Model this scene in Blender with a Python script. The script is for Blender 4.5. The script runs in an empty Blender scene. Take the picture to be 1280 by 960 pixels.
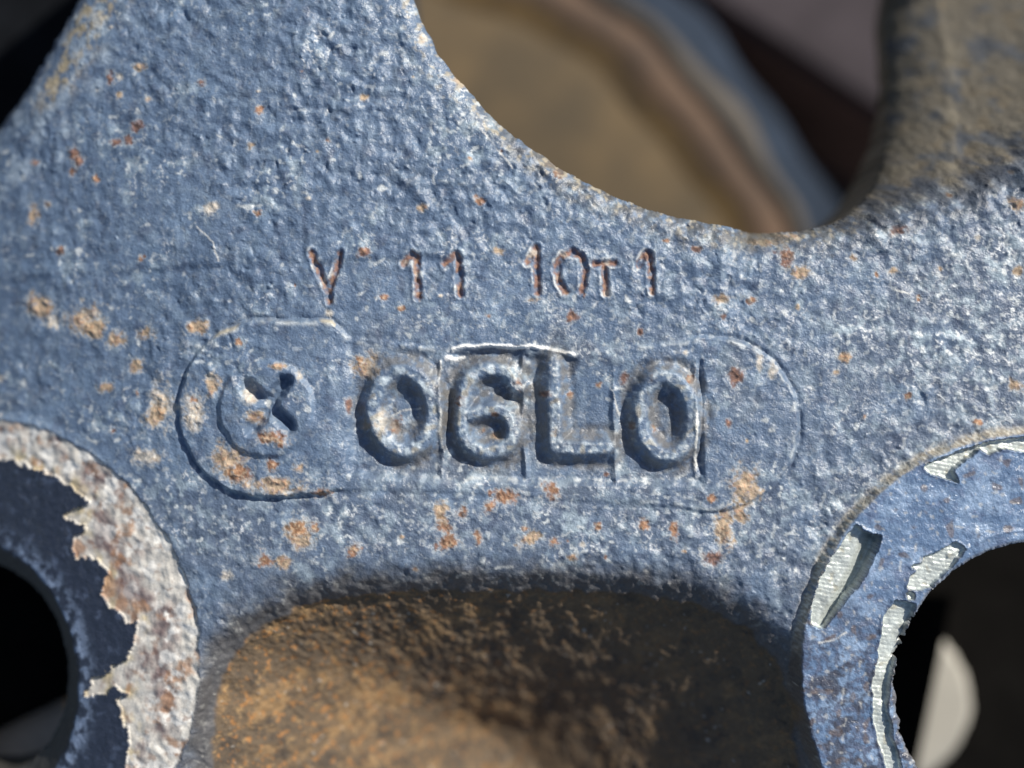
import bpy, math
import numpy as np
from mathutils import Vector

# ------------------------------------------------------------------ scale
# 1 unit of the working grid (u) = 0.08 mm; x to the right, y DOWN, z towards the viewer
S = 0.00008
SC = bpy.context.scene
COL = SC.collection

def W(x, y, z=0.0):
    """grid units -> metres"""
    return ((x - 640.0) * S, (480.0 - y) * S, z * S)

# ------------------------------------------------------------------ camera
DIST = 1600.0
cam_d = bpy.data.cameras.new('camera')
cam = bpy.data.objects.new('camera', cam_d)
COL.objects.link(cam)
cam.location = (0, 0, DIST * S)
cam_d.sensor_width = 36.0
cam_d.lens = 36.0 * DIST / 1280.0
cam_d.clip_start = 0.002
cam_d.clip_end = 50.0
cam_d.dof.use_dof = True
cam_d.dof.focus_distance = (DIST - 4) * S
cam_d.dof.aperture_fstop = 6.2
SC.camera = cam

# ------------------------------------------------------------------ sky and sun
SUN_AZ, SUN_EL = math.radians(40), math.radians(37)
sdir = Vector((math.cos(SUN_EL) * math.cos(SUN_AZ), math.cos(SUN_EL) * math.sin(SUN_AZ), math.sin(SUN_EL)))
world = bpy.data.worlds.new('World')
SC.world = world
world.use_nodes = True
wn = world.node_tree
sky = wn.nodes.new('ShaderNodeTexSky')
sky.sky_type = 'NISHITA'
sky.sun_disc = False
sky.sun_elevation = SUN_EL
sky.sun_rotation = math.pi / 2 - SUN_AZ
bg = wn.nodes['Background']
bg.inputs['Strength'].default_value = 0.075
wn.links.new(sky.outputs[0], bg.inputs['Color'])
sun_d = bpy.data.lights.new('sun', 'SUN')
sun_d.energy = 4.2
sun_d.angle = math.radians(0.53)
sun_d.color = (1.0, 0.94, 0.85)
sun = bpy.data.objects.new('sun', sun_d)
COL.objects.link(sun)
sun.rotation_euler = sdir.to_track_quat('Z', 'Y').to_euler()
sun.location = (0.3, 0.3, 0.5)
SC.view_settings.view_transform = 'Standard'
SC.view_settings.look = 'None'
SC.view_settings.exposure = 0.27
SC.view_settings.gamma = 1.0
SC.view_settings.use_curve_mapping = False

# ------------------------------------------------------------------ object helpers
def tag(o, label=None, cat=None, group=None, kind=None):
    if label: o['label'] = label
    if cat: o['category'] = cat
    if group: o['group'] = group
    if kind: o['kind'] = kind
    return o

def empty(name, loc):
    o = bpy.data.objects.new(name, None)
    o.empty_display_size = 0.01
    COL.objects.link(o)
    o.location = loc
    return o

def link_mesh(name, me, parent=None):
    o = bpy.data.objects.new(name, me)
    COL.objects.link(o)
    if parent is not None:
        o.parent = parent
        bpy.context.view_layer.update()
        o.matrix_parent_inverse = parent.matrix_world.inverted()
    return o

# ------------------------------------------------------------------ numpy toolbox
def sstep(a, b, x):
    t = np.clip((x - a) / (b - a), 0, 1)
    return t * t * (3 - 2 * t)

def noise(X, Y, size, seed):
    """gradient noise, about -1..1, feature size in u"""
    rng = np.random.RandomState(seed)
    n = 256
    ang = rng.rand(n, n) * 2 * np.pi
    gx, gy = np.cos(ang).astype(np.float32), np.sin(ang).astype(np.float32)
    ca, sa = math.cos(seed * 1.7), math.sin(seed * 1.7)
    u = ((X * ca - Y * sa) / size + 100.37).astype(np.float32)
    v = ((X * sa + Y * ca) / size + 100.71).astype(np.float32)
    iu, iv = np.floor(u).astype(np.int32), np.floor(v).astype(np.int32)
    fu, fv = u - iu, v - iv
    i0, j0, i1, j1 = iu % n, iv % n, (iu + 1) % n, (iv + 1) % n
    su = fu * fu * fu * (fu * (fu * 6 - 15) + 10)
    sv = fv * fv * fv * (fv * (fv * 6 - 15) + 10)
    a = gx[i0, j0] * fu + gy[i0, j0] * fv
    b = gx[i1, j0] * (fu - 1) + gy[i1, j0] * fv
    c = gx[i0, j1] * fu + gy[i0, j1] * (fv - 1)
    d = gx[i1, j1] * (fu - 1) + gy[i1, j1] * (fv - 1)
    return ((a + (b - a) * su) * (1 - sv) + (c + (d - c) * su) * sv) * 1.5

def fbm(X, Y, size, seed, octv=3, gain=0.55):
    r, a, t = 0, 1.0, 0
    for k in range(octv):
        r = r + a * noise(X, Y, size / 2 ** k, seed + 17 * k)
        t += a
        a *= gain
    return r / t * 1.3

def seg(X, Y, a, b):
    ax, ay = a; bx, by = b
    dx, dy = bx - ax, by - ay
    L2 = dx * dx + dy * dy + 1e-9
    t = np.clip(((X - ax) * dx + (Y - ay) * dy) / L2, 0, 1)
    return np.hypot(X - ax - t * dx, Y - ay - t * dy)

def poly_line(X, Y, pts):
    d = seg(X, Y, pts[0], pts[1])
    for p, q in zip(pts[1:-1], pts[2:]):
        d = np.minimum(d, seg(X, Y, p, q))
    return d

def poly_sdf(X, Y, pts):
    """signed distance to a closed polygon, negative inside"""
    d2 = np.full(X.shape, 1e12, np.float32)
    ins = np.zeros(X.shape, bool)
    n = len(pts)
    for i in range(n):
        ax, ay = pts[i]; bx, by = pts[(i + 1) % n]
        ex, ey = bx - ax, by - ay
        wx, wy = X - ax, Y - ay
        t = np.clip((wx * ex + wy * ey) / (ex * ex + ey * ey + 1e-9), 0, 1)
        d2 = np.minimum(d2, (wx - ex * t) ** 2 + (wy - ey * t) ** 2)
        if ay != by:
            c = (Y >= min(ay, by)) & (Y < max(ay, by))
            c &= (X < ax + (Y - ay) / (by - ay) * ex)
            ins ^= c
    d = np.sqrt(d2)
    return np.where(ins, -d, d)

def spline(pts, k=5, closed=False):
    out = []
    n = len(pts)
    for i in range(n if closed else n - 1):
        p = [pts[(i + j) % n] if closed else pts[min(max(i + j, 0), n - 1)] for j in (-1, 0, 1, 2)]
        for s in range(k):
            t = s / k
            out.append(tuple(0.5 * (2 * p[1][c] + (p[2][c] - p[0][c]) * t + (2 * p[0][c] - 5 * p[1][c] + 4 * p[2][c] - p[3][c]) * t * t
                       + (3 * p[1][c] - p[0][c] - 3 * p[2][c] + p[3][c]) * t ** 3) for c in (0, 1)))
    if not closed:
        out.append(pts[-1])
    return out

def local(fn, X, Y, box, far=1e3):
    """run fn only inside a box (x0,y0,x1,y1) of the grid"""
    r = np.full(X.shape, far, np.float32)
    ys = np.where((gy >= box[1]) & (gy <= box[3]))[0]
    xs = np.where((gx >= box[0]) & (gx <= box[2]))[0]
    sl = (slice(ys[0], ys[-1] + 1), slice(xs[0], xs[-1] + 1))
    r[sl] = fn(X[sl], Y[sl])
    return r

def bbox(pts, m):
    xs = [p[0] for p in pts]; ys = [p[1] for p in pts]
    return (min(xs) - m, min(ys) - m, max(xs) + m, max(ys) + m)

# ------------------------------------------------------------------ grid of the casting
STEP = 1.4
def axis(lo, hi, a, b):
    inner = np.arange(a, b, STEP)
    left, right = [a], [b]
    s = STEP
    while left[-1] > lo:
        s = min(s * 1.06, 6); left.append(left[-1] - s)
    s = STEP
    while right[-1] < hi:
        s = min(s * 1.06, 6); right.append(right[-1] + s)
    return np.concatenate([np.array(left[:0:-1]), inner, np.array(right)])
gx = axis(-420, 1640, -8, 1288)
gy = axis(-330, 1240, -8, 968)
X, Y = np.meshgrid(gx, gy)
jit = np.random.RandomState(1)
X = (X + jit.uniform(-0.42, 0.42, X.shape) * STEP).astype(np.float32); Y = (Y + jit.uniform(-0.42, 0.42, Y.shape) * STEP).astype(np.float32)
X[:, 0] = gx[0]; X[:, -1] = gx[-1]; Y[0] = gy[0]; Y[-1] = gy[-1]
NY, NX = X.shape

# small irregularities of every outline
wob = 1.8 * noise(X, Y, 26, 3) + 0.9 * noise(X, Y, 9, 4)
wobx = 2.2 * noise(X, Y, 30, 5) + 0.8 * noise(X, Y, 8, 6)
Xw, Yw = X + wobx, Y + wob

# ---- outlines
open_top = spline([(480, -340), (505, -60), (519, 0), (545, 60), (580, 105), (620, 148), (670, 188), (720, 219), (780, 248), (840, 268),
                   (900, 280), (960, 285), (1015, 284), (1060, 270), (1105, 238), (1140, 196), (1168, 140), (1190, 60), (1204, -30), (1220, -340)], 4)
D_top = poly_sdf(Xw, Yw, open_top)                                   # negative inside the opening
open_left = spline([(150, -340), (122, -70), (86, 0), (46, 62), (0, 122), (-60, 180), (-160, 245), (-440, 330)], 4) + [(-440, -340)]
open_left = [(640 + (x - 640) * 1.06, 480 + (y - 480) * 1.06) for x, y in open_left]
D_left = poly_sdf(Xw, Yw, open_left)
LB, LBR, LHC, LHR = (-62, 833), 306, (-87, 872), 155                 # left boss, its hole
RB, RBR, RHC, RHR = (1290, 833), 291, (1297, 858), 183               # right boss, its hole
dLB = np.hypot(Xw - LB[0], Yw - LB[1]) - LBR
dRB = np.hypot(X + 0.6 * wobx - RB[0], Y + 0.6 * wob - RB[1]) - RBR
dLH = (np.hypot((X - LHC[0]) / 164.0, (Y - LHC[1]) / 182.0) - 1) * 164.0 + 0.6 * wob
dRH = np.hypot(X + 0.5 * wobx - RHC[0], Y + 0.5 * wob - RHC[1]) - RHR
dRH = dRH + (3.5 * noise(X, Y, 17, 7) + 2.0 * noise(X, Y, 7, 8)) * sstep(770, 800, Y) * sstep(1180, 1150, X)
LHIN = 122                                                           # bore inside the countersink
outer = np.maximum(np.maximum(-405 - X, X - 1625), np.maximum(-315 - Y, Y - 1225))
P = np.maximum.reduce([outer, -D_top, -D_left, -(dLH + LHR - LHIN), -dRH])   # negative on the casting

# pocket below the code: a deep cast recess
def rbox(X, Y, cx, cy, hx, hy, r):
    qx, qy = np.abs(X - cx) - hx + r, np.abs(Y - cy) - hy + r
    return np.hypot(np.maximum(qx, 0), np.maximum(qy, 0)) + np.minimum(np.maximum(qx, qy), 0) - r
pu, pv = (X + 2.0 * wobx - 628) / 376.0, (Y + 2.5 * wob - 1006) / 264.0
ps = (np.abs(pu) ** 3.5 + np.abs(pv) ** 3.5 + 1e-9) ** (1 / 3.5)
pgx, pgy = np.abs(pu) ** 2.5 / ps ** 2.5 / 376.0, np.abs(pv) ** 2.5 / ps ** 2.5 / 264.0
Dp = (ps - 1) / np.maximum(np.hypot(pgx, pgy), 1 / 376.0)

# crest from which the surface rolls away into the window at the upper right
crest = spline([(900, 350), (1000, 318), (1060, 306), (1150, 286), (1280, 246), (1450, 150), (1660, 0)], 4) + [(1660, -400), (900, -400)]
Dc = -poly_sdf(Xw, Yw, crest)                                        # positive beyond the crest

# ------------------------------------------------------------------ height
Z = np.zeros_like(X)
Z -= 0.00042 * np.maximum(0, 470 - X) ** 2                           # the left side falls away
Z -= 0.00008 * np.maximum(0, 300 - Y) ** 2
# sand-cast skin
near_code = sstep(40, 0, rbox(X, Y, 640, 515, 300, 95, 60))
rough = 1.0 - 0.25 * near_code
n_a, n_b, n_c, n_d = noise(X, Y, 34, 11), noise(X, Y, 16, 12), noise(X, Y, 9.5, 13), noise(X, Y, 5.5, 14)
amp_map = 0.50 + 0.45 * noise(X, Y, 170, 15) + 0.25 * noise(X, Y, 60, 9)
amp_map += 0.40 * sstep(330, 230, Y) * sstep(160, 420, X) + 0.12 * sstep(900, 1100, X)
amp_map = np.clip(amp_map, 0.18, 1.2)
n_e = noise(X, Y, 22, 17)
skin = rough * amp_map * (1.8 * n_a + 2.2 * n_e + 2.9 * n_b + 0.9 * np.abs(n_c) + 0.9 * n_c + 0.3 * n_d)
pits = sstep(0.45, 0.8, noise(X, Y, 13, 16)) * -2.2 + sstep(0.55, 0.9, noise(X, Y, 8, 19)) * 2.2
skin += rough * amp_map * pits
# faint parting step across the face
yl = 341 - 0.036 * X + 1.5 * noise(X, Y, 40, 18)
pl = sstep(900, 500, X) * np.clip(0.55 + 0.9 * noise(X, Y, 120, 20), 0.1, 1)
Z += 2.2 * sstep(-7, 6, yl + 3 * n_a - Y) * pl
Z -= 0.9 * np.exp(-((Y - yl - 3 * n_a - 3) / 5) ** 2) * pl

# ---- panel (stadium) with the cast code
dLD = np.hypot(Xw - 329, Yw - 511) - 111
dRD = np.hypot(Xw - 889, Yw - 530) - 109
yt = np.interp(gx, [300, 329, 415, 440, 560, 720, 889], [401, 400, 401, 424, 436, 441, 424])[None, :]
yb = np.interp(gx, [329, 412, 420, 540, 889], [622, 617, 612, 614, 636])[None, :]
mid = np.maximum.reduce([329 - Xw, Xw - 889, yt - Yw, Yw - yb])
Dpan = np.minimum(np.minimum(dLD, dRD), mid)
hpan = np.interp(gx, [320, 412, 440, 760, 900], [7.5, 7.0, 1.2, 1.0, 3.4])[None, :]
Dpan = Dpan + 1.3 * n_b + 1.0 * n_a
Z += hpan * sstep(3.0, -3.0, Dpan)
gro = np.interp(gx, [380, 430, 850, 930], [3.0, 0.6, 0.5, 3.0])[None, :]
Z -= gro * (0.8 + 0.6 * n_e) * np.exp(-((Dpan - 3) / 3.2) ** 2)

cells = [[(438, 430), (547, 442), (551, 597), (441, 590)], [(553, 440), (650, 438), (655, 599), (557, 598)],
         [(655, 444), (764, 453), (767, 601), (659, 600)], [(769, 457), (871, 452), (874, 600), (773, 603)]]
Dcell = np.full_like(X, 1e3)
for c in cells:
    Dcell = np.minimum(Dcell, local(lambda a, b: poly_sdf(a, b, c), Xw, Yw, bbox(c, 30)))
cdep = 0.25 + 0.75 * sstep(445, 515, Y)
cdep = np.maximum(cdep, sstep(545, 575, X) * sstep(735, 700, X))
Z -= 9.0 * cdep * sstep(5, -8, Dcell - 3.5 + 2.0 * n_b)
# thin flash along the cell edges
def ridge(pts, w, h):
    global Z
    d = local(lambda a, b: poly_line(a, b, pts), Xw, Yw, bbox(pts, 20))
    Z = Z + h * np.exp(-(d / w) ** 2)
    return d
d_white = ridge([(565, 437), (575, 433), (615, 432), (645, 435), (662, 431), (680, 437), (716, 443)], 2.6, 4.0)
d_white = np.minimum(d_white, ridge([(558, 447), (570, 449), (580, 447)], 2.2, 2.5))
d_edge = ridge([(869, 458), (868, 530), (870, 596)], 2.6, 3.5)
d_edge2 = ridge([(550, 452), (549, 500), (551, 560)], 2.4, 2.2)
ridge([(876, 452), (876, 520), (877, 592)], 2.6, -4.5)

# ---- raised figures 0 6 L 0
def ell(cx, cy, a, b, tilt=0.0):
    t = math.radians(tilt)
    return [(cx + a * math.cos(k) * math.cos(t) - b * math.sin(k) * math.sin(t), cy + a * math.cos(k) * math.sin(t) + b * math.sin(k) * math.cos(t))
            for k in np.linspace(0, 2 * math.pi, 33)]
figs = [ell(505, 513, 37, 49, -4),
        spline([(646, 483), (636, 468), (612, 461), (589, 472), (579, 500), (578, 532), (586, 555), (609, 565), (634, 557), (642, 537), (633, 517), (612, 510), (588, 520)], 3),
        [(691, 459), (693, 510), (694, 559), (725, 560), (757, 559)],
        ell(832, 520, 32, 49, -4)]
Dfig = []
for f, (w0, w1, h) in zip(figs, [(4.0, 22, 17), (3.0, 18, 17), (4.0, 22, 17), (4.0, 20, 17)]):
    d = local(lambda a, b: poly_line(a, b, f), Xw, Yw, bbox(f, 40))
    d = d + 0.9 * n_b
    Dfig.append(d - w1)
    prof = sstep(w1, w0, d)
    Z += h * prof - 1.2 * np.exp(-((d - w1 - 2) / 4) ** 2)

# ---- emblem on the round end
dem = np.hypot(Xw - 332, Yw - 511) - 60
Z += 6.0 * sstep(4, -4, dem)
xs_ = [[(308, 482), (335, 505), (362, 532)], [(358, 478), (336, 506), (316, 536)]]
Dx = np.minimum(*[local(lambda a, b: poly_line(a, b, p), Xw * 1.0, Yw * 1.0, bbox(p, 40)) for p in xs_]) - 6
Dx = np.minimum(Dx - 2, np.hypot(Xw - 337, Yw - 504) - 13) + 0.9 * n_b + 0.9 * n_c
Z -= 17 * sstep(5, -7, Dx)

# ---- stamped characters
stamps = [[[(389, 316), (400, 342), (411, 364)], [(425, 316), (419, 342), (411, 364)], [(411, 362), (412, 377)]],
          [[(505, 329), (516, 318), (520, 320), (522, 345), (523, 371)]],
          [[(556, 331), (570, 318), (573, 320), (574, 345), (575, 367)]],
          [[(658, 329), (668, 314), (670, 310), (671, 338), (672, 366)]],
          [[(706, 366), (698, 350), (697, 330), (703, 319), (715, 315), (726, 321), (730, 336), (729, 356), (726, 364)]],
          [[(742, 330), (768, 329)], [(755, 328), (757, 367)]],
          [[(799, 331), (809, 316), (812, 318), (814, 342), (815, 365)]]]
Dst = []
for ch in stamps:
    d = np.full_like(X, 1e3)
    for st in ch:
        d = np.minimum(d, local(lambda a, b: poly_line(a, b, st), X + 0.6 * wobx, Y + 0.6 * wob, bbox(st, 25)))
    Dst.append(d)
Dsta = np.minimum.reduce(Dst)
Dsta = Dsta + 1.1 * n_c + 0.6 * n_b
Z -= 4.2 * sstep(6.4, 0.8, Dsta + 0.8 * n_e)
Z += 1.8 * np.exp(-((Dsta - 7) / 2.2) ** 2) * (0.6 + 0.6 * n_b)

# ---- recess profile of the pocket
inn = 264.0 * np.maximum(0, 1 - ps)
roll = np.clip((62 - Dp) / 62, 0, 1)
zp = -32 * roll ** 2.3
zp -= 0.98 * np.where(inn < 225, inn, 225 + 39 * (1 - np.exp(-(inn - 225) / 39.0)))
zp -= 4 * sstep(-1, -7, Dp)
Z += zp
pk = sstep(10, -25, Dp)
skin = skin * (1 - 0.55 * sstep(20, 80, Dc))
skin = skin * (1 - 0.8 * pk) + pk * (3.0 * noise(X, Y, 90, 22) + 0.5 * noise(X, Y, 7, 23))

# ---- surface rolling away into the window, upper right
dcp = np.maximum(0, Dc)
wz = np.where(dcp < 50, 1.75 * dcp ** 2 / 100.0, 1.75 * (dcp - 25))
Z -= 420 * (1 - np.exp(-wz / 420.0))
seam = np.abs(D_top - 62 - 6 * n_a)
Z += 2.2 * np.exp(-(seam / 7.0) ** 2) * sstep(40, 90, dcp)
# rounded rims of the openings
def rim(D, r, h):
    t = np.clip((r - D) / r, 0, 1)
    return -h * (1 - np.sqrt(np.maximum(0, 1 - t * t)))
Z += rim(D_top, 30, 20) * sstep(60, 10, dcp)
Z += rim(D_top, 70, 55) * sstep(10, 80, dcp)
Z += rim(D_left, 85, 52)
Z += rim(-outer, 40, 40)

# ---- bosses
def boss_side(D, h, w):
    return h * sstep(w, 0.0, D)
plate_r = Z.copy()
edge_n = 0.35 * noise(X, Y, 3.5, 31) + 0.9 * noise(X, Y, 17, 32)
fl = sstep(15, 0, dRB + 1.5 * edge_n)
flat_r = 15.0 + 0.0 * X
mR = sstep(9, -1, dRB + 1.8 * edge_n)
skinR = 0.55 * n_c + 0.35 * n_d + 1.3 * n_a + 0.8 * n_e
Zs = Z + skin
Z = Zs * (1 - mR) + (flat_r + skinR) * mR
mL = sstep(14, -4, dLB + 2.5 * edge_n)
flat_l = -0.00042 * np.maximum(0, 470 - X) ** 2 * 0.9 - 2
Z = Z * (1 - mL) + (flat_l + 0.7 * n_b + 0.5 * n_c) * mL

# chips in the paint of the right boss: bare machined metal, a paint thickness lower
chips = [[(1067, 655), (1080, 664), (1096, 669), (1092, 684), (1085, 701), (1074, 722), (1060, 738), (1046, 757), (1027, 781), (1018, 782), (1011, 777), (1011, 757), (1022, 723), (1036, 694), (1052, 672)],
         [(1150, 582), (1170, 572), (1193, 564), (1222, 554), (1280, 545), (1330, 546), (1322, 560), (1281, 567), (1252, 559), (1231, 566), (1220, 560), (1203, 573), (1186, 587), (1193, 602), (1178, 597), (1161, 592)],
         [(1191, 676), (1203, 684), (1190, 700), (1174, 716), (1160, 731), (1147, 736), (1136, 735), (1129, 731), (1132, 720), (1141, 711), (1134, 706), (1147, 701), (1150, 695), (1170, 686)],
         [(1115, 747), (1128, 749), (1139, 755), (1132, 774), (1122, 802), (1110, 838), (1104, 880), (1117, 940), (1136, 1000), (1124, 1004), (1104, 957), (1094, 925), (1087, 890), (1088, 850), (1090, 835), (1097, 790), (1102, 767)],
         [(1128, 739), (1133, 737), (1138, 741), (1137, 747), (1131, 748)]]
Dchip = []
grv = np.sin(2 * np.pi * (Y - 0.16 * X + 1.2 * noise(X, Y, 30, 33)) / 5.2)
for c, dep in zip(chips, (9, 7, 5, 6, 4)):
    d = local(lambda a, b: poly_sdf(a, b, c), X + 1.6 * n_c + 0.6 * wobx, Y + 1.6 * n_d + 0.4 * wob, bbox(c, 14)) + 0.9 * n_b
    Dchip.append(d)
    m = sstep(0.8, -0.8, d)
    extra = 0
    if c is chips[0]:
        extra = 17 * sstep(6, 30, X - np.interp(gy, [655, 700, 757, 782], [1070, 1052, 1022, 1012])[:, None])
    if c is chips[3]:
        extra = 4 * sstep(-16, -2, -(dRH - 4))
    Z = Z - m * (dep + extra) + m * 0.30 * grv * (0.7 + 0.6 * n_a)
    Z += 1.6 * np.exp(-((d - 1.5) / 1.6) ** 2) * (d > 0)             # paint curls up at the break
Dca = np.minimum.reduce(Dchip)
# thin step in the paint round the right hole
Z += 1.6 * np.exp(-((dRH - 16 - 3 * n_a) / 2.0) ** 2) * (X > 1180)
Z += rim(dRH, 7, 6)

# left boss: paint left in the middle, bare and rusting outside
dark_l = [(-60, 575), (0, 588), (35, 600), (66, 614), (92, 634), (72, 641), (55, 650), (72, 660), (86, 665), (72, 682), (70, 694), (76, 707), (106, 707), (117, 726), (112, 746),
          (125, 770), (150, 791), (160, 784), (154, 800), (150, 822), (150, 838), (122, 848), (96, 864), (90, 884), (116, 880), (128, 868), (146, 879), (130, 887), (140, 908), (150, 931), (147, 962),
          (128, 1010), (60, 1070), (-60, 1085), (-200, 1040), (-280, 900), (-270, 740), (-180, 620)]
fk = noise(X, Y, 48, 34)
Ddl = local(lambda a, b: poly_sdf(a, b, dark_l), X + 1.6 * n_c + 3 * n_e, Y + 1.4 * n_d + 3 * n_a, bbox(dark_l, 60)) + 4 * fk + 7 * fbm(X, Y, 16, 35, 3, 0.7)
bare_l = sstep(-0.8, 0.8, Ddl) * sstep(3, -3, dLB + 3 * edge_n)
Z -= mL * (4.0 * bare_l - 0.9 * np.exp(-(Ddl / 4.0) ** 2) * (Ddl < 0))
grl = np.sin(2 * np.pi * (np.hypot(X - LB[0], Y - LB[1] + 0.25 * X) + 1.5 * n_a) / 6.0)
Z += mL * bare_l * (0.16 * grl * sstep(-0.2, 0.4, n_a) + 1.7 * n_b * sstep(-110, -20, dLB) + 0.9 * n_c * sstep(-120, -20, dLB))
# countersink of the left hole
cs = np.maximum(0, -dLH)
Z -= np.where(cs > 0, 3 + 1.5 * cs, 0) + 0 * X
Z += rim(dLH, 8, 3) * (dLH > 0)

# ------------------------------------------------------------------ colour of the paint, rust, dirt and metal
def fill(rgb):
    return np.stack([np.full(X.shape, v, np.float32) for v in rgb], -1)
def mix(rgb, m):
    global C
    C = C + (np.asarray(rgb, np.float32) - C) * np.clip(m, 0, 1)[..., None]
BLUE = np.array((0.124, 0.180, 0.272)) 
C = fill(BLUE)
R = np.full(X.shape, 0.40, np.float32)                               # roughness
M = np.zeros_like(X)                                                 # metal
def rgh(v, m):
    global R
    R = R + (v - R) * np.clip(m, 0, 1)

lo1, lo2 = fbm(X, Y, 160, 41, 3), fbm(X, Y, 70, 42, 3)
mix((0.088, 0.136, 0.215), sstep(-0.1, 0.5, lo1) * 0.55)
mix((0.130, 0.165, 0.225), sstep(850, 1200, X) * 0.75)
mix((0.120, 0.155, 0.215), sstep(560, 660, Y) * 0.7)
mix((0.135, 0.160, 0.200), near_code * sstep(430, 480, X) * sstep(-0.2, 0.4, fbm(X, Y, 70, 40, 3)) * 0.6)
mix((0.18, 0.26, 0.375), sstep(0.0, 0.6, lo2) * 0.5)
mix((0.075, 0.095, 0.15), sstep(0.2, 0.6, fbm(X, Y, 24, 43, 3)) * 0.5)
# chalky bloom: patches, specks on the high grains and curling edges of flaking paint
chalk = 0.22 + 0.55 * sstep(980, 1240, X) * sstep(180, 330, Y) + 0.5 * sstep(90, 20, D_top) + 0.45 * sstep(560, 620, Y) * sstep(720, 660, Y)
chalk = chalk + 0.35 * sstep(120, 0, np.abs(Y - 420)) * sstep(430, 560, X) + 0.75 * sstep(0.05, 0.55, fbm(X, Y, 80, 44, 3))
mix((0.40, 0.49, 0.55), chalk * sstep(-0.08, 0.42, fbm(X, Y, 26, 45, 4, 0.7) + 0.2 * n_c) * 0.6)
mix((0.66, 0.70, 0.70), chalk * sstep(0.30, 0.58, fbm(X, Y, 9, 46, 2)) * 0.68)
cu = fbm(X, Y, 17, 47, 3)
curl = np.exp(-(cu / 0.05) ** 2) * sstep(0.0, 0.35, fbm(X, Y, 36, 48, 2)) * chalk
mix((0.78, 0.80, 0.80), curl * 0.8)
sp = sstep(0.52, 0.66, noise(X, Y, 13, 49)) * sstep(0.1, 0.4, noise(X, Y, 50, 50))
mix((0.66, 0.69, 0.68), sp * 0.7)

RUST_O, RUST_B, TAN, PALE = (0.36, 0.185, 0.095), (0.215, 0.11, 0.075), (0.50, 0.37, 0.24), (0.64, 0.59, 0.51)
spots = [(120,88,6,10,'b'),(134,83,5,4,'p'),(163,73,7,5,'t'),(158,150,9,6,'b'),(148,165,6,6,'b'),(128,168,8,5,'b'),(70,180,8,10,'b'),(78,190,6,5,'b'),(67,204,5,5,'o'),(10,188,8,5,'b'),
 (322,135,6,5,'o'),(311,180,6,5,'t'),(100,214,5,5,'o'),(175,116,5,4,'t'),(245,98,5,5,'b'),(320,266,5,4,'o'),(8,255,9,12,'t'),(30,245,6,5,'t'),(50,307,7,5,'b'),(165,321,4,5,'o'),(85,397,26,16,'t'),(100,408,14,14,'t'),(15,380,20,14,'t'),(38,398,8,7,'p'),(132,423,14,9,'t'),(160,456,8,10,'t'),(115,485,10,6,'t'),(172,414,12,8,'t'),
 (193,510,16,26,'p'),(186,520,14,14,'t'),(172,573,17,9,'p'),(285,578,18,20,'t'),(300,592,18,10,'o'),(345,607,30,11,'t'),(400,617,12,6,'o'),(238,515,14,20,'p'),(238,500,6,4,'o'),(262,482,8,13,'t'),(262,470,5,4,'p'),
 (311,497,7,15,'p'),(318,520,10,8,'t'),(340,548,18,8,'o'),(348,458,10,4,'t'),(375,470,6,6,'p'),(340,582,8,8,'o'),(375,585,8,6,'t'),(296,428,5,4,'o'),(240,408,14,9,'t'),
 (455,316,9,5,'b'),(623,313,6,4,'t'),(715,394,7,8,'b'),(664,376,9,5,'t'),(903,372,10,6,'t'),(905,396,4,4,'b'),(983,322,7,14,'b'),(978,316,10,5,'b'),(1000,340,14,7,'t'),(1057,447,7,6,'t'),(920,472,8,10,'b'),(949,456,4,9,'p'),(964,463,6,8,'p'),(910,528,4,4,'b'),
 (456,458,14,18,'t'),(450,448,6,6,'o'),(478,528,8,12,'p'),(494,533,8,9,'o'),(458,533,6,7,'t'),(436,508,4,9,'b'),(575,502,7,8,'o'),(648,482,5,7,'b'),(680,492,6,5,'b'),(713,494,4,4,'o'),(693,540,5,7,'t'),(813,472,4,5,'b'),(818,534,5,5,'o'),(779,474,5,7,'b'),(861,473,6,5,'o'),(790,532,4,6,'o'),(620,545,8,5,'t'),(617,518,5,4,'o'),(604,538,4,4,'o'),
 (372,668,16,18,'t'),(370,660,10,8,'o'),(330,700,10,9,'o'),(355,702,9,7,'t'),(444,688,10,8,'o'),(393,660,6,5,'o'),(556,656,9,10,'o'),(562,678,11,9,'o'),(550,638,8,9,'t'),(578,640,7,8,'o'),(598,674,4,9,'o'),(632,620,16,9,'o'),(612,632,9,8,'o'),(690,612,9,11,'o'),(655,660,5,5,'o'),(664,674,14,8,'t'),(692,677,6,7,'o'),(805,655,6,9,'o'),(842,660,5,10,'o'),(747,658,4,5,'o'),
 (892,695,11,9,'b'),(905,660,11,24,'t'),(932,608,18,20,'t'),(926,640,10,14,'t'),(890,623,6,5,'o'),(281,724,7,6,'p'),(715,698,5,4,'t'),(520,713,4,3,'o'),
 (1117,338,6,5,'t'),(1272,255,8,8,'t'),(1274,338,6,7,'t'),(1268,481,7,7,'t'),(1222,528,7,5,'o'),(1122,287,12,6,'b'),(1066,322,6,5,'t'),(940,375,5,4,'o'),(1135,495,4,4,'o'),(1045,465,4,4,'t'),(610,395,4,3,'o'),(870,310,6,4,'b'),(480,372,6,4,'o'),(500,385,5,3,'o'),(800,415,4,4,'b'),
 (690,200,14,10,'t'),(700,215,8,6,'o'),(528,45,5,8,'p'),(575,95,12,10,'t'),(960,300,20,6,'t'),(985,293,18,7,'t'),(600,250,6,5,'o'),(530,260,6,5,'t'),(410,175,5,4,'o'),(455,120,5,4,'t'),(260,260,8,7,'p'),(412,392,5,4,'p')]
rng = np.random.RandomState(5)
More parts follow.
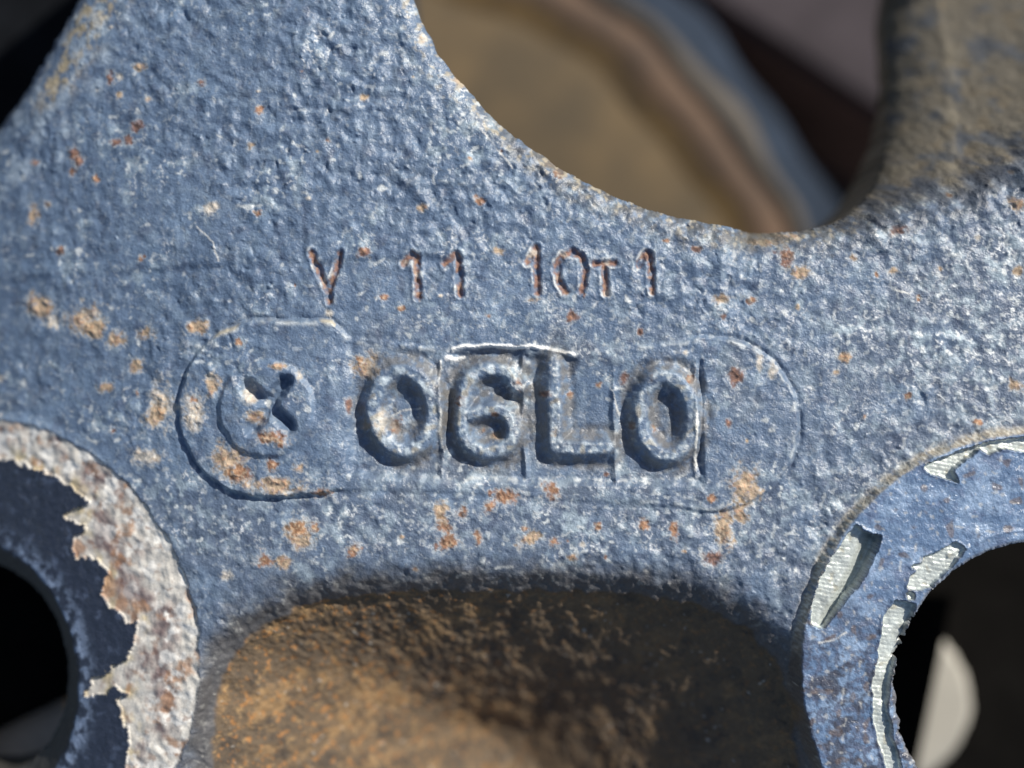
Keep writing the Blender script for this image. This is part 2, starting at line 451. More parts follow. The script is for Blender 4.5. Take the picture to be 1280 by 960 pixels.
for k in range(110):
    spots.append((rng.uniform(-300, 1500), rng.uniform(-250, 700), rng.uniform(1.6, 4.2), rng.uniform(1.6, 4.2), 'obtp'[rng.randint(4)]))
sn1, sn2 = 0.6 * fbm(X, Y, 11, 51, 3) + 0.6 * fbm(X, Y, 24, 55, 2), noise(X, Y, 4.2, 53)
rustZ = np.zeros_like(X)
for (sx, sy, rx, ry, k) in spots:
    b = (sx - 2 * rx - 4, sy - 2 * ry - 4, sx + 2 * rx + 4, sy + 2 * ry + 4)
    ys = np.where((gy >= b[1]) & (gy <= b[3]))[0]; xs = np.where((gx >= b[0]) & (gx <= b[2]))[0]
    if len(ys) == 0 or len(xs) == 0: continue
    sl = (slice(ys[0], ys[-1] + 1), slice(xs[0], xs[-1] + 1))
    q = np.hypot((X[sl] - sx) / rx, (Y[sl] - sy) / ry) + 1.0 * sn1[sl] + 0.5 * sn2[sl]
    m = sstep(1.35, 0.45, q)
    c0 = {'o': RUST_O, 'b': RUST_B, 't': TAN, 'p': PALE}[k]
    alt = {'o': TAN, 'b': RUST_O, 't': RUST_O, 'p': TAN}[k]
    tt = sstep(0.05, 0.45, sn2[sl] + 0.6 * n_b[sl])[..., None] * 0.75
    cc = np.asarray(c0, np.float32) * (1 - tt) + np.asarray(alt, np.float32) * tt
    cc = cc * (1.0 + 0.45 * sn2[sl] + 0.35 * n_c[sl])[..., None]
    C[sl] = C[sl] + (cc - C[sl]) * (m * 0.9)[..., None]
    R[sl] += (0.85 - R[sl]) * m
    rustZ[sl] = np.maximum(rustZ[sl], m)
    halo = np.exp(-((q - 1.15) / 0.16) ** 2) * 0.4
    C[sl] = C[sl] + (np.asarray((0.55, 0.58, 0.58), np.float32) - C[sl]) * halo[..., None]
Z += rustZ * (0.9 * sn2 + 1.1 * n_c)

# stamped characters rusted inside, chalk on their lips
st_in = sstep(5.6, 2.4, Dsta + 1.8 * sn2 + 0.8 * n_c)
mix((0.26, 0.135, 0.09), st_in * sstep(-0.7, 0.2, n_c + 0.5 * n_b) * 0.9)
mix((0.40, 0.24, 0.15), st_in * sstep(0.1, 0.5, n_d + 0.5 * n_b) * 0.7)
mix(PALE, st_in * sstep(0.35, 0.7, n_b) * 0.7)
mix((0.70, 0.72, 0.70), np.exp(-((Dsta - 5.8) / 1.6) ** 2) * sstep(0.05, 0.5, n_b + 0.5 * n_d) * 0.75)
rgh(0.85, st_in)
# chalk lines on flash and figure crests
mix((0.86, 0.87, 0.85), sstep(4.0, 1.8, d_white + 1.3 * n_c))
mix((0.72, 0.73, 0.70), sstep(3.2, 1.0, np.minimum(d_edge + 2.5 * sstep(530, 490, Y), d_edge2 + 1.0) + 1.8 * n_c + 1.5 * n_b + 1.5 * sstep(0, 0.5, n_a)))
for d, w1 in zip(Dfig, (22, 18, 22, 20)):
    dd = d + w1
    mix((0.50, 0.58, 0.63), sstep(9, 3, dd) * sstep(-0.2, 0.5, n_c + 0.4 * n_d) * 0.75)
    mix((0.74, 0.76, 0.73), sstep(8, 3, dd) * sstep(0.35, 0.7, n_d + 0.4 * n_b) * 0.8)
    mix((0.165, 0.158, 0.148), sstep(34, 20, dd) * sstep(6, 12, dd) * sstep(-0.5, 0.3, fbm(X, Y, 15, 60, 3, 0.7)) * 0.75)
    mix((0.40, 0.34, 0.22), sstep(10, 3, dd) * sstep(0.3, 0.6, noise(X, Y, 14, 61)) * 0.5)
pe = np.exp(-((Dpan + 3) / 3.0) ** 2) * sstep(-0.1, 0.4, n_b + 0.3 * n_d)
mix((0.62, 0.66, 0.66), pe * 0.55 * ((X > 800) | (Y < 440)))
mix((0.60, 0.52, 0.36), np.exp(-((Dpan + 1) / 3.0) ** 2) * sstep(0.1, 0.5, n_a) * 0.7 * (Y < 430) * (X < 420))
be = np.exp(-((Dcell + 1) / 2.5) ** 2) * sstep(590, 600, Y) * sstep(0, 0.4, n_b + 0.4 * n_d)
mix((0.70, 0.73, 0.72), be * 0.7)

# ochre sand caught on the left rim and along the right boss
sandL = sstep(100, 50, D_left) * sstep(14, 34, D_left) * sstep(-20, 40, X) * sstep(190, 150, X) * sstep(150, 90, Y)
mix((0.50, 0.40, 0.24), sandL * sstep(-0.25, 0.3, fbm(X, Y, 22, 62, 3) + 0.2 * n_c) * 0.85)
mix((0.40, 0.48, 0.56), sstep(150, 80, D_left) * sstep(-0.1, 0.5, fbm(X, Y, 30, 64, 3)) * 0.6 * (X < 330))
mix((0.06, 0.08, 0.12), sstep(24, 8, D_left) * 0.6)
ringR = np.exp(-((dRB - 4.0 - 2.5 * n_a) / 5.5) ** 2)
rs1, rs2 = fbm(X, Y, 16, 66, 4, 0.8), noise(X, Y, 3.6, 67)
mix((0.42, 0.37, 0.28), ringR * sstep(-0.5, 0.1, rs1) * 0.9)
mix((0.17, 0.145, 0.12), ringR * sstep(0.1, 0.5, rs2 + 0.3 * rs1) * 0.6)
mix((0.66, 0.64, 0.57), ringR * sstep(0.1, 0.45, -rs2 + 0.5 * rs1) * 0.7)
rgh(0.9, ringR)
# grime along the rim of the window
gr = sstep(44, 4, D_top + 10 * n_a)
mix((0.10, 0.10, 0.10), gr * sstep(-0.6, 0.2, fbm(X, Y, 14, 68, 3)) * 0.88 * sstep(540, 680, X))
mix((0.45, 0.40, 0.30), gr * sstep(0.2, 0.5, fbm(X, Y, 10, 69, 2)) * 0.7)
# unpainted, dusty wall of the window
wl = sstep(14, 62, Dc + 14 * n_a + 8 * n_b)
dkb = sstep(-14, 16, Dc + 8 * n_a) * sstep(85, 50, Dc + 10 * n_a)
mix((0.135, 0.118, 0.088), wl * 0.95)
mix((0.06, 0.075, 0.10), wl * sstep(0.0, 0.45, fbm(X, Y, 40, 71, 4)) * 0.75)
mix((0.165, 0.135, 0.092), wl * sstep(0.1, 0.5, fbm(X, Y, 28, 72, 4)) * 0.6)
mix((0.26, 0.23, 0.17), wl * np.exp(-(seam / 8) ** 2) * sstep(-0.2, 0.4, n_a) * 0.45)
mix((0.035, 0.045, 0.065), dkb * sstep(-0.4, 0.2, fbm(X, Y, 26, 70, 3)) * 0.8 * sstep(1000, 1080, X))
rgh(0.85, wl)
# paint thins out to bare grey metal towards the pocket, roll-off shade tinted in; rust and ochre inside it
iron_shade = sstep(52, 12, Dp + 14 * fbm(X, Y, 30, 73, 3))
mix((0.085, 0.080, 0.078), iron_shade * 0.92)
mix((0.34, 0.34, 0.32), iron_shade * sstep(0.2, 0.55, fbm(X, Y, 9, 74, 3)) * 0.55 * sstep(-6, 18, Dp))
inp = sstep(2, -5, Dp + 3 * n_b)
mix((0.145, 0.105, 0.066), inp * 0.92)
rg = fbm(X * 0.8 + Y * 0.35, Y, 60, 75, 5, 0.72)
lw = sstep(760, 380, X)
mix((0.36, 0.225, 0.105), inp * sstep(-0.05, 0.45, rg) * (0.30 + 0.5 * lw))
mix((0.40, 0.26, 0.125), inp * sstep(0.25, 0.5, fbm(X, Y, 16, 76, 4, 0.75)) * (0.25 + 0.6 * lw))
mix((0.068, 0.058, 0.049), inp * sstep(0.0, 0.5, fbm(X, Y, 48, 77, 5, 0.7)) * 0.75)
mix((0.44, 0.21, 0.07), inp * sstep(0.22, 0.5, fbm(X, Y, 11, 78, 3, 0.7)) * (0.25 + 0.5 * lw))
mix((0.62, 0.60, 0.54), iron_shade * sstep(0.60, 0.72, noise(X, Y, 6.5, 79)) * sstep(-0.1, 0.4, fbm(X, Y, 60, 80, 2)) * 0.55)
rgh(0.62, iron_shade); rgh(0.8, inp)

# right boss: smoother, brighter blue gloss paint
mRc = sstep(1, -1, dRB + 2 * edge_n)
Cb = fill((0.135, 0.210, 0.340))
def mixb(rgb, m):
    global Cb
    Cb = Cb + (np.asarray(rgb, np.float32) - Cb) * np.clip(m, 0, 1)[..., None]
fine = fbm(X, Y, 12, 81, 4, 0.7)
mixb((0.30, 0.41, 0.57), sstep(-0.15, 0.3, fbm(X * 0.6 + Y * 0.6, Y - X * 0.4, 40, 82, 5, 0.7)) * 0.75)
mixb((0.12, 0.16, 0.26), sstep(0.1, 0.4, fbm(X, Y, 60, 87, 5, 0.7)) * 0.7)
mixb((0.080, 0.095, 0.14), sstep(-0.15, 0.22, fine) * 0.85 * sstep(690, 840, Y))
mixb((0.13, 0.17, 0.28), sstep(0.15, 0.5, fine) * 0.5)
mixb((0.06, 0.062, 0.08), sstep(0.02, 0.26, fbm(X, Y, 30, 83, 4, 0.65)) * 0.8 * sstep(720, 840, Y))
mixb((0.55, 0.55, 0.52), sstep(0.5, 0.62, noise(X, Y, 8, 84)) * 0.5)
mixb((0.16, 0.12, 0.10), sstep(0.48, 0.62, noise(X, Y, 17, 85)) * 0.6)
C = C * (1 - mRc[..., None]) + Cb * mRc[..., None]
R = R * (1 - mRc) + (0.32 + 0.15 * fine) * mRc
mc = sstep(0.6, -0.6, Dca)
mix((0.66, 0.71, 0.67), mc)
mix((0.44, 0.47, 0.43), mc * sstep(0.55, 1.0, -grv) * 0.5 * sstep(-0.4, 0.3, n_e))
mix((0.46, 0.49, 0.46), mc * sstep(0.0, 0.5, fbm(X, Y, 26, 88, 4)) * 0.5)
mix((0.42, 0.36, 0.22), mc * sstep(0.3, 0.6, fbm(X, Y, 14, 86, 3)) * 0.45)
M = M + 0.35 * mc
rgh(0.42, mc)
mix((0.06, 0.065, 0.08), sstep(1.8, 0.6, Dca) * sstep(-0.4, 0.4, Dca) * 0.7)
mix((0.20, 0.19, 0.18), sstep(5, 1, dRH) * 0.6)

# left boss: navy paint remains, then primer, rust and pitted metal
mLc = sstep(1.5, -1.5, dLB + 3 * edge_n)
mix((0.022, 0.030, 0.052), mLc * 0.97)
mix((0.09, 0.12, 0.19), mLc * sstep(0.2, 0.6, fbm(X, Y, 20, 91, 3)) * 0.5)
mix((0.22, 0.29, 0.42), mLc * sstep(34, 4, dLH) * sstep(-0.25, 0.3, fbm(X, Y, 16, 92, 3)) * 0.8)
rgh(0.45, mLc)
bl = bare_l * mLc
mix((0.60, 0.575, 0.52), bl)
mix((0.50, 0.40, 0.20), bl * sstep(24, 6, Ddl) * sstep(-0.2, 0.4, fbm(X, Y, 26, 93, 2)) * 0.7)
mix((0.185, 0.125, 0.120), bl * sstep(-0.05, 0.3, fbm(X * 1.3, Y * 0.6, 60, 94, 4)) * sstep(4, 22, Ddl) * sstep(-30, -60, dLB) * 0.85)
midb = np.exp(-((Ddl - 38 - 14 * n_a) / 22) ** 2)
mix((0.165, 0.105, 0.105), bl * midb * sstep(-0.25, 0.2, fbm(X, Y, 75, 89, 4)) * 0.85)
mix((0.36, 0.19, 0.10), bl * sstep(0.1, 0.45, fbm(X, Y, 40, 95, 4)) * 0.75)
mix((0.74, 0.73, 0.69), bl * sstep(-0.05, 0.3, fbm(X, Y, 24, 96, 4)) * sstep(-110, -30, dLB) * 0.9)
mix((0.22, 0.11, 0.07), bl * sstep(0.30, 0.55, fbm(X, Y, 18, 97, 4)) * 0.55)
rgh(0.7, bl)
csm = sstep(-2, 2, cs - 2)
mix((0.055, 0.055, 0.055), csm)
mix((0.12, 0.115, 0.10), csm * sstep(0.35, 0.6, noise(X, Y, 5, 98)) * 0.6)
rgh(0.6, csm)
for ln in ([(470, 527), (488, 520), (505, 513), (525, 511)], [(1021, 800), (1040, 797), (1055, 788)], [(600, 160), (640, 210)], [(1110, 360), (1150, 372)], [(240, 280), (262, 300), (270, 325)], [(760, 470), (775, 520)]):
    mix((0.70, 0.70, 0.66), sstep(1.5, 0.5, local(lambda a, b: poly_line(a, b, ln), Xw, Yw, bbox(ln, 8))) * sstep(-0.5, 0.1, n_b) * 0.75)
C = np.clip(C, 0.004, 0.9)

# ------------------------------------------------------------------ parts: which patch of the skin belongs to which piece
ids = np.zeros(X.shape, np.int32)
ids[Dp < 0] = 1                                                      # pocket
ids[(Dc > 25) & (D_top > -5)] = 2                                    # window wall
ids[(Dpan < 3)] = 3                                                  # code panel
ids[(dLD < 3) & (X < 438)] = 4                                       # badge
ids[(mid < 0) & (X < 438)] = 4
ids[dem < 3] = 5                                                     # emblem disc
ids[Dx < 3] = 6                                                      # emblem recess
for k, d in enumerate(Dfig): ids[d < 1] = 10 + k
for k, d in enumerate(Dst): ids[d < 5.5] = 20 + k
ids[dLB < 4] = 30
ids[(bl > 0.5) & (dLB < 4)] = 31
ids[cs > 0] = 32
ids[dRB < 6] = 40
for k, d in enumerate(Dchip): ids[(d < 0.6) & (dRB < 8)] = 41 + k

# ------------------------------------------------------------------ mesh: keep the cells on the casting, snap the outline, build the walls
inside = P < 0
keep = inside[:-1, :-1] & inside[1:, :-1] & inside[:-1, 1:] & inside[1:, 1:]
vid = np.arange(NX * NY).reshape(NY, NX)
a_, b_, c_, d_ = vid[:-1, :-1][keep], vid[1:, :-1][keep], vid[1:, 1:][keep], vid[:-1, 1:][keep]
quads = np.stack([a_, b_, c_, d_], 1)                                # counter-clockwise seen from the viewer (y is down)
fid = ids[:-1, :-1][keep]
cnt = np.zeros((NY, NX), np.int32)
for sl in ((slice(0, -1), slice(0, -1)), (slice(1, None), slice(0, -1)), (slice(0, -1), slice(1, None)), (slice(1, None), slice(1, None))):
    cnt[sl] += keep
used = cnt > 0
bnd = used & (cnt < 4)
Gy, Gx = np.gradient(P, gy, gx)
gl = np.hypot(Gx, Gy) + 1e-6
Gx, Gy = Gx / gl, Gy / gl
mv = np.where(bnd, np.clip(-P, 0, 14), 0)
XX = (X + Gx * mv).ravel(); YY = (Y + Gy * mv).ravel(); ZZ = Z.ravel().copy()
# boundary edges (directed, face on the left)
E = np.concatenate([quads[:, [0, 1]], quads[:, [1, 2]], quads[:, [2, 3]], quads[:, [3, 0]]])
EF = np.tile(fid, 4)
key = E[:, 0].astype(np.int64) * (NX * NY) + E[:, 1]
rkey = E[:, 1].astype(np.int64) * (NX * NY) + E[:, 0]
isb = ~np.isin(key, rkey)
BE, BF = E[isb], EF[isb]
bv = np.unique(BE)
depth_to = np.where(dRH.ravel()[bv] < 30, -170.0, np.where(dLH.ravel()[bv] < 30, -260.0, -330.0))
vx, vy, vz = [XX], [YY], [ZZ]
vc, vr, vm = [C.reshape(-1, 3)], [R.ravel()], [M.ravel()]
faces, ffid = [quads], [fid]
prev = bv.copy(); base = NX * NY
lut = np.full(NX * NY, -1, np.int64)
prevmap = {}
idx_of = np.full(NX * NY, -1, np.int64); idx_of[bv] = np.arange(len(bv))
prev_ids = bv.astype(np.int64)
rn = noise(XX[bv], YY[bv], 9, 101)
for k, t in enumerate((0.01, 0.03, 0.07, 0.14, 0.25, 0.45, 0.7, 1.0)):
    new_ids = base + np.arange(len(bv)); base += len(bv)
    z0 = ZZ[bv]
    znew = z0 + (np.minimum(depth_to, z0 - 60) - z0) * t
    push = 2.0 * min(1, t * 12) - 5.0 * t + 1.2 * noise(XX[bv] + 40 * k, YY[bv], 14, 102)
    vx.append(XX[bv] + Gx.ravel()[bv] * push); vy.append(YY[bv] + Gy.ravel()[bv] * push); vz.append(znew)
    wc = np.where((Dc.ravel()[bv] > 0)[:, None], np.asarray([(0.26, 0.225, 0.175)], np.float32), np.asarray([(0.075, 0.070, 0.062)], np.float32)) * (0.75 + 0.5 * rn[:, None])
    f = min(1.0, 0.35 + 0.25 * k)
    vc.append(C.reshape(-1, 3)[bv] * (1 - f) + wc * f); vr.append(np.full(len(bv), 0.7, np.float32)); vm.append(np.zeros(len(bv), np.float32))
    pa, pb = prev_ids[idx_of[BE[:, 0]]], prev_ids[idx_of[BE[:, 1]]]
    na, nb = new_ids[idx_of[BE[:, 0]]], new_ids[idx_of[BE[:, 1]]]
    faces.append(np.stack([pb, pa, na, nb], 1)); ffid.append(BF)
    prev_ids = new_ids
VX, VY, VZ = np.concatenate(vx), np.concatenate(vy), np.concatenate(vz)
VC, VR, VM = np.concatenate(vc), np.concatenate(vr), np.concatenate(vm)
F = np.concatenate(faces); FI = np.concatenate(ffid)
CO = np.stack([(VX - 640) * S, (480 - VY) * S, VZ * S], 1).astype(np.float32)
# smooth vertex normals of the whole casting, shared by all its pieces
p0, p1, p2, p3 = CO[F[:, 0]], CO[F[:, 1]], CO[F[:, 2]], CO[F[:, 3]]
fn = np.cross(p2 - p0, p3 - p1)
VN = np.zeros((len(CO), 3))
for k in range(4):
    for c in range(3):
        VN[:, c] += np.bincount(F[:, k], weights=fn[:, c], minlength=len(CO))
VN /= np.linalg.norm(VN, axis=1, keepdims=True) + 1e-20

def sub_mesh(name, sel, mat):
    f = F[sel]
    u, inv = np.unique(f.ravel(), return_inverse=True)
    me = bpy.data.meshes.new(name)
    nf = len(f)
    me.vertices.add(len(u)); me.vertices.foreach_set('co', CO[u].ravel())
    me.loops.add(nf * 4); me.loops.foreach_set('vertex_index', inv.astype(np.int32).ravel())
    me.polygons.add(nf); me.polygons.foreach_set('loop_start', np.arange(0, nf * 4, 4, dtype=np.int32))
    me.update(calc_edges=True)
    me.polygons.foreach_set('use_smooth', np.ones(nf, bool))
    at = me.attributes.new('tint', 'FLOAT_COLOR', 'POINT')
    at.data.foreach_set('color', np.concatenate([VC[u], np.ones((len(u), 1))], 1).astype(np.float32).ravel())
    at = me.attributes.new('rough', 'FLOAT', 'POINT'); at.data.foreach_set('value', VR[u].astype(np.float32))
    at = me.attributes.new('metal', 'FLOAT', 'POINT'); at.data.foreach_set('value', VM[u].astype(np.float32))
    me.normals_split_custom_set_from_vertices(VN[u].astype(np.float32))
    me.materials.append(mat)
    return me

# ------------------------------------------------------------------ materials
def new_mat(name):
    m = bpy.data.materials.new(name); m.use_nodes = True
    nt = m.node_tree
    return m, nt, nt.nodes['Principled BSDF']

def px_coords(nt, scale=1.0):
    g = nt.nodes.new('ShaderNodeNewGeometry')
    v = nt.nodes.new('ShaderNodeVectorMath'); v.operation = 'SCALE'
    v.inputs['Scale'].default_value = scale / S
    nt.links.new(g.outputs['Position'], v.inputs[0])
    rt = nt.nodes.new('ShaderNodeVectorRotate'); rt.rotation_type = 'EULER_XYZ'
    rt.inputs['Rotation'].default_value = (0.61, 0.83, 0.37)
    nt.links.new(v.outputs[0], rt.inputs['Vector'])
    return rt.outputs[0]

def nz(nt, vec, scale, detail=2, rough=0.6):
    n = nt.nodes.new('ShaderNodeTexNoise')
    n.inputs['Scale'].default_value = scale
    n.inputs['Detail'].default_value = detail
    n.inputs['Roughness'].default_value = rough
    nt.links.new(vec, n.inputs['Vector'])
    return n.outputs['Fac']

def mathn(nt, op, a, b):
    m = nt.nodes.new('ShaderNodeMath'); m.operation = op
    for i, v in enumerate((a, b)):
        if isinstance(v, (int, float)): m.inputs[i].default_value = v
        else: nt.links.new(v, m.inputs[i])
    return m.outputs[0]

def cast_material(name, bump=0.6, spec=0.5):
    m, nt, b = new_mat(name)
    vec = px_coords(nt)
    at = nt.nodes.new('ShaderNodeAttribute'); at.attribute_name = 'tint'
    ar = nt.nodes.new('ShaderNodeAttribute'); ar.attribute_name = 'rough'
    am = nt.nodes.new('ShaderNodeAttribute'); am.attribute_name = 'metal'
    f1 = nz(nt, vec, 1 / 3.2, 2, 0.7)
    f2 = nz(nt, vec, 1 / 11.0, 3, 0.65)
    k = mathn(nt, 'ADD', mathn(nt, 'MULTIPLY', f1, 0.6), mathn(nt, 'ADD', mathn(nt, 'MULTIPLY', f2, 0.6), 0.40))
    mul = nt.nodes.new('ShaderNodeVectorMath'); mul.operation = 'SCALE'
    nt.links.new(at.outputs['Color'], mul.inputs[0]); nt.links.new(k, mul.inputs['Scale'])
    nt.links.new(mul.outputs[0], b.inputs['Base Color'])
    r = mathn(nt, 'ADD', ar.outputs['Fac'], mathn(nt, 'MULTIPLY', mathn(nt, 'SUBTRACT', f2, 0.5), 0.35))
    nt.links.new(r, b.inputs['Roughness'])
    nt.links.new(am.outputs['Fac'], b.inputs['Metallic'])
    b.inputs['Specular IOR Level'].default_value = spec
    bp = nt.nodes.new('ShaderNodeBump')
    bp.inputs['Strength'].default_value = bump
    bp.inputs['Distance'].default_value = 2.2 * S
    h = mathn(nt, 'ADD', f1, mathn(nt, 'MULTIPLY', nz(nt, vec, 1 / 6.0, 2, 0.6), 1.3))
    nt.links.new(h, bp.inputs['Height'])
    nt.links.new(bp.outputs[0], b.inputs['Normal'])
    return m

M_paint = cast_material('weathered_blue_paint', 0.48, 0.55)
M_iron = cast_material('rusty_cast_iron', 0.6, 0.3)
M_boss = cast_material('boss_gloss_paint', 0.45, 0.5)
M_bare = cast_material('bare_machined_metal', 0.25, 0.5)

# ------------------------------------------------------------------ the casting
hub = empty('wheel_hub', W(640, 480, -330))
tag(hub, 'weathered blue cast wheel hub with raised code 06L0 and rust spots', 'wheel hub')
def part(name, sel_ids, mat, parent, label=None):
    sel = np.isin(FI, sel_ids)
    if not sel.any(): return None
    o = link_mesh(name, sub_mesh(name, sel, mat), parent)
    if label: o['label'] = label
    return o
part('casting_body', [0], M_paint, hub)
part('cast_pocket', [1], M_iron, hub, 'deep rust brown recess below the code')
part('window_wall', [2], M_iron, hub, 'dusty grey brown wall rolling into the opening')
panel = part('code_panel', [3], M_paint, hub, 'sunken strip holding the raised code')
badge = part('badge', [4], M_paint, hub, 'round raised end of the code strip')
part('emblem', [5], M_paint, badge, 'small raised disc')
part('emblem_recess', [6], M_paint, badge, 'cross shaped hole in the small disc')
for k, ch in enumerate('06L0'):
    part('digit' if ch != 'L' else 'letter', [10 + k], M_paint, panel, 'raised ' + ch)
for k, ch in enumerate('Y1110T1'):
    part('stamped_character', [20 + k], M_paint, hub, 'rusty stamped ' + ch)
bossL = part('lug_boss', [30], M_boss, hub, 'boss with navy paint flaking off at the left')
part('flaked_band', [31], M_bare, bossL, 'bare band of cream primer and rust')
part('bolt_hole', [32], M_boss, bossL, 'dark countersunk hole')
bossR = part('lug_boss', [40], M_boss, hub, 'boss with bright blue paint chipped at the right')
for k in range(5):
    part('paint_chip', [41 + k], M_bare, bossR, 'chip showing grooved pale metal')

# ------------------------------------------------------------------ things below the hub, seen out of focus through the openings
def plain(name, col, rough=0.7, var=0.4, size=40, metal=0.0, col2=None, spec=0.5):
    m, nt, b = new_mat(name)
    vec = px_coords(nt)
    f = nz(nt, vec, 1 / size, 4, 0.65)
    rmp = nt.nodes.new('ShaderNodeValToRGB')
    c2 = col2 or tuple(v * (1 + var) for v in col)
    rmp.color_ramp.elements[0].position = 0.35; rmp.color_ramp.elements[1].position = 0.68
    rmp.color_ramp.elements[0].color = (*[v * (1 - var) for v in col], 1) if col2 is None else (*col, 1)
    rmp.color_ramp.elements[1].color = (*c2, 1)
    nt.links.new(f, rmp.inputs[0]); nt.links.new(rmp.outputs[0], b.inputs['Base Color'])
    b.inputs['Specular IOR Level'].default_value = spec
    b.inputs['Roughness'].default_value = rough; b.inputs['Metallic'].default_value = metal
    bp = nt.nodes.new('ShaderNodeBump'); bp.inputs['Strength'].default_value = 0.4; bp.inputs['Distance'].default_value = 3 * S
    nt.links.new(nz(nt, vec, 1 / 12.0, 3), bp.inputs['Height']); nt.links.new(bp.outputs[0], b.inputs['Normal'])
    return m

def lathe(name, cx, cy, prof, mat, parent, n=160):
    """prof: list of (radius, z) in u, turned about a vertical axis"""
    vs, fs = [], []
    for (r, z) in prof:
        for k in range(n):
            t = 2 * math.pi * k / n
            rw = r * (1 + 0.010 * math.sin(5 * t + 1.3) + 0.007 * math.sin(13 * t + r) + 0.005 * math.sin(29 * t + 2 * r))
            vs.append(W(cx + rw * math.cos(t), cy + rw * math.sin(t), z))
    for i in range(len(prof) - 1):
        for k in range(n):
            a, b = i * n + k, i * n + (k + 1) % n
            fs.append((a, b, b + n, a + n))
    me = bpy.data.meshes.new(name); me.from_pydata(vs, [], fs); me.update()
    me.polygons.foreach_set('use_smooth', np.ones(len(fs), bool))
    me.materials.append(mat)
    return link_mesh(name, me, parent)

def prism(name, outline, z0, z1, mat, parent=None, bev=6):
    import bmesh
    bm = bmesh.new()
    top = [bm.verts.new(W(x, y, z1)) for x, y in outline]
    f = bm.faces.new(top)
    r = bmesh.ops.extrude_face_region(bm, geom=[f])
    for v in r['geom']:
        if isinstance(v, bmesh.types.BMVert): v.co.z = z0 * S
    bmesh.ops.bevel(bm, geom=bm.edges[:], offset=bev * S, segments=2, affect='EDGES')
    bmesh.ops.recalc_face_normals(bm, faces=bm.faces[:])
    me = bpy.data.meshes.new(name); bm.to_mesh(me); bm.free()
    me.materials.append(mat)
    return link_mesh(name, me, parent)

ground_z = -1900
g = 20000
gme = bpy.data.meshes.new('ground')
gme.from_pydata([W(-g, -g, ground_z), W(-g, g, ground_z), W(g, g, ground_z), W(g, -g, ground_z)], [], [(0, 1, 2, 3)])
gme.materials.append(plain('dark_soil', (0.030, 0.030, 0.032), 0.9, 0.3, 120))
tag(link_mesh('ground', gme), kind='structure')

H = 900.0
K = 1 + H / 1600.0
cx, cy = 640 + (410 - 640) * K, 480 + (536 - 480) * K
spare = empty('spare_wheel', W(cx, cy, ground_z))
tag(spare, 'blurred tan wheel with rusty lip and navy flange behind the big opening', 'wheel')
m_tan = plain('tan_dusty_disc', (0.115, 0.092, 0.062), 0.85, 0.3, 170, col2=(0.20, 0.145, 0.082), spec=0.2)
m_rst = plain('rusty_lip', (0.085, 0.062, 0.048), 0.85, 0.4, 90, col2=(0.15, 0.098, 0.066), spec=0.2)
m_och = plain('ochre_edge', (0.12, 0.085, 0.05), 0.85, 0.3, 110, col2=(0.22, 0.145, 0.065), spec=0.2)
m_gry = plain('grey_flange', (0.11, 0.098, 0.085), 0.8, 0.3, 130, spec=0.2)
m_nav = plain('navy_flange', (0.022, 0.032, 0.050), 0.85, 0.35, 130, spec=0.15)
rr = lambda v: v * K
lathe('disc', cx, cy, [(rr(190), -H - 90), (rr(290), -H - 30), (rr(530), -H - 15), (rr(556), -H - 14)], m_tan, spare)
lathe('disc_edge', cx, cy, [(rr(556), -H - 14), (rr(572), -H - 4), (rr(584), -H + 4)], m_och, spare)
lathe('lip', cx, cy, [(rr(584), -H + 4), (rr(596), -H + 12), (rr(615), -H + 8), (rr(628), -H - 10)], m_rst, spare)
lathe('flange', cx, cy, [(rr(628), -H - 10), (rr(636), -H + 4), (rr(648), -H + 6), (rr(658), -H - 14)], m_gry, spare)
lathe('outer_flange', cx, cy, [(rr(658), -H - 14), (rr(685), -H - 50), (rr(708), -H - 90), (rr(720), -H - 130), (rr(724), -H - 500), (rr(724), ground_z)], m_nav, spare)

BT = 1250.0
KB = 1 + BT / 1600.0
d = (0.83, 0.56); nrm = (0.56, -0.83)
p = (640 + (1015 - 640) * KB, 480 + (80 - 480) * KB)
def strip(a0, a1, w):
    return [(p[0] - a0 * d[0], p[1] - a0 * d[1]), (p[0] + a1 * d[0], p[1] + a1 * d[1]), (p[0] + a1 * d[0] + w * nrm[0], p[1] + a1 * d[1] + w * nrm[1]), (p[0] - a0 * d[0] + w * nrm[0], p[1] - a0 * d[1] + w * nrm[1])]
beam = empty('steel_beam', W(p[0], p[1], ground_z))
tag(beam, 'blurred mauve and rust brown steel beam at the top behind the big opening', 'beam')
prism('top_flange', strip(900, 700, 500), -BT - 60, -BT, plain('mauve_steel', (0.058, 0.048, 0.053), 0.8, 0.3, 200, spec=0.2), beam, 10)
prism('web', [(x - 4 * nrm[0], y - 4 * nrm[1]) for x, y in strip(896, 696, 490)], ground_z, -BT - 62, plain('oxide_brown_steel', (0.32, 0.15, 0.10), 0.8, 0.3, 160), beam, 6)

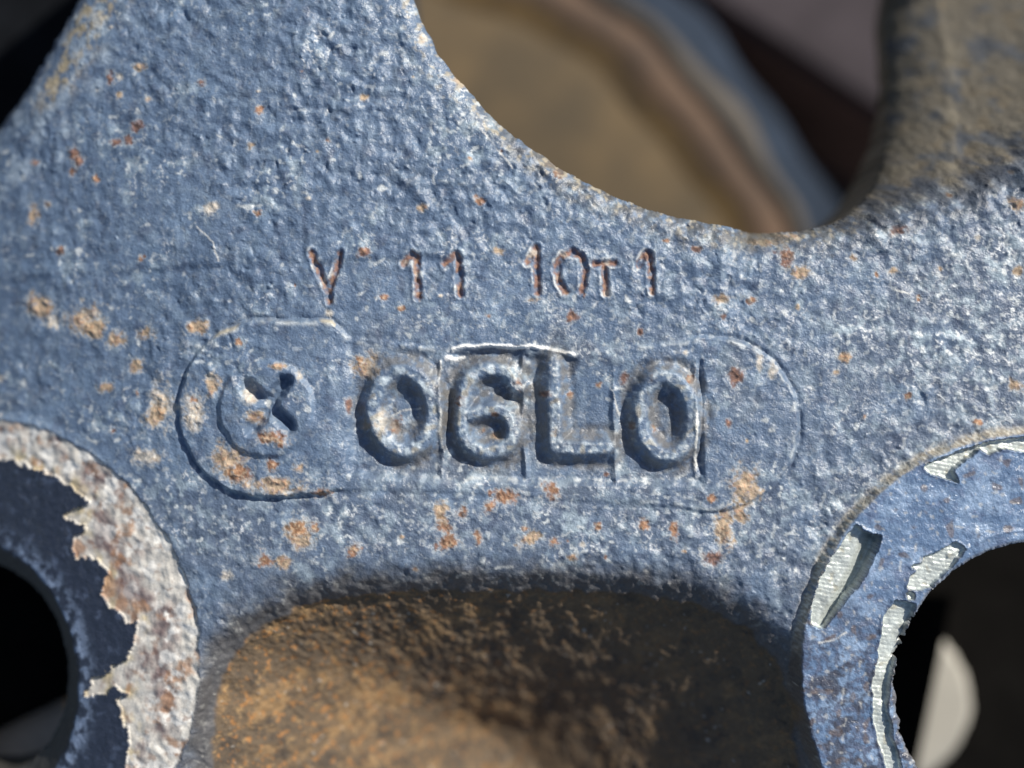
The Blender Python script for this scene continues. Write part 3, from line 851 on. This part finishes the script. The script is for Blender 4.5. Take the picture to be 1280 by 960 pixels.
# black ring added to darken the gap at the upper left corner
dark = plain('corner_black', (0.008, 0.009, 0.011), 0.95, 0.3, 80, spec=0.05)
ty = empty('corner_dark_ring', W(-560, -520, -860))
tag(ty, 'black ring added to darken the gap behind the upper left corner of the hub', 'dark filler')
lathe('dark_ring_side', -560, -520, [(640, -860), (720, -830), (760, -760), (770, -640), (755, -560)], dark, ty)
lathe('dark_ring_top', -560, -520, [(755, -560), (715, -510), (640, -480), (520, -478), (430, -500), (380, -540)], dark, ty)

# under the right bolt hole: a pale round cap, black sheets added for the dark around it
hole_dark = plain('hole_black', (0.006, 0.0055, 0.005), 0.95, 0.3, 80, spec=0.05)  # near-black fill for the dark inside the bolt holes
def wp(x, y, h):
    k = 1 + h / 1600.0
    return (640 + (x - 640) * k, 480 + (y - 480) * k)
capm = plain('pale_grey_metal', (0.42, 0.40, 0.35), 0.6, 0.12, 200)
c = wp(1110, 878, 620)
capo = empty('end_cap', W(c[0], c[1], -760))
tag(capo, 'blurred pale grey round cap seen inside the right bolt hole', 'cap')
q = 1 + 620 / 1600.0
lathe('cap_face', c[0], c[1], [(2, -612), (60 * q, -613), (96 * q, -616)], capm, capo, 96)
lathe('cap_side', c[0], c[1], [(96 * q, -616), (104 * q, -624), (106 * q, -640), (106 * q, -760)], capm, capo, 96)
pl = [wp(*v, 540) for v in ((1192, 745), (1142, 985), (960, 985), (960, 745))]
tag(prism('dark_edge_sheet', pl, -560, -540, hole_dark, None, 4), 'black sheet with straight edge, added for the dark inside the right bolt hole', 'plate')
pl = [wp(*v, 780) for v in ((900, 560), (900, 1100), (1500, 1100), (1500, 560))]
tag(prism('dark_back_sheet', pl, -830, -780, hole_dark, None, 4), 'black sheet added for the dark deep inside the right bolt hole', 'plate')
pl = [wp(*v, 300) for v in ((-260, 600), (140, 600), (140, 845), (-260, 1035))]  # black sheet added to stand in for the dark in the left hole
tag(prism('dark_left_sheet', pl, -320, -300, hole_dark, None, 4), 'black sheet added for the dark across most of the left bolt hole', 'plate')
pl = [wp(*v, 340) for v in ((-330, 840), (90, 840), (90, 1100), (-330, 1100))]  # added block, its pale colour stands in for sunlight
tag(prism('sunlit_wedge_block', pl, -860, -340, plain('sunlit_beige', (0.78, 0.70, 0.58), 0.9, 0.15, 60), None, 10), 'pale beige block added for the sunlit wedge at the bottom of the left bolt hole', 'block')
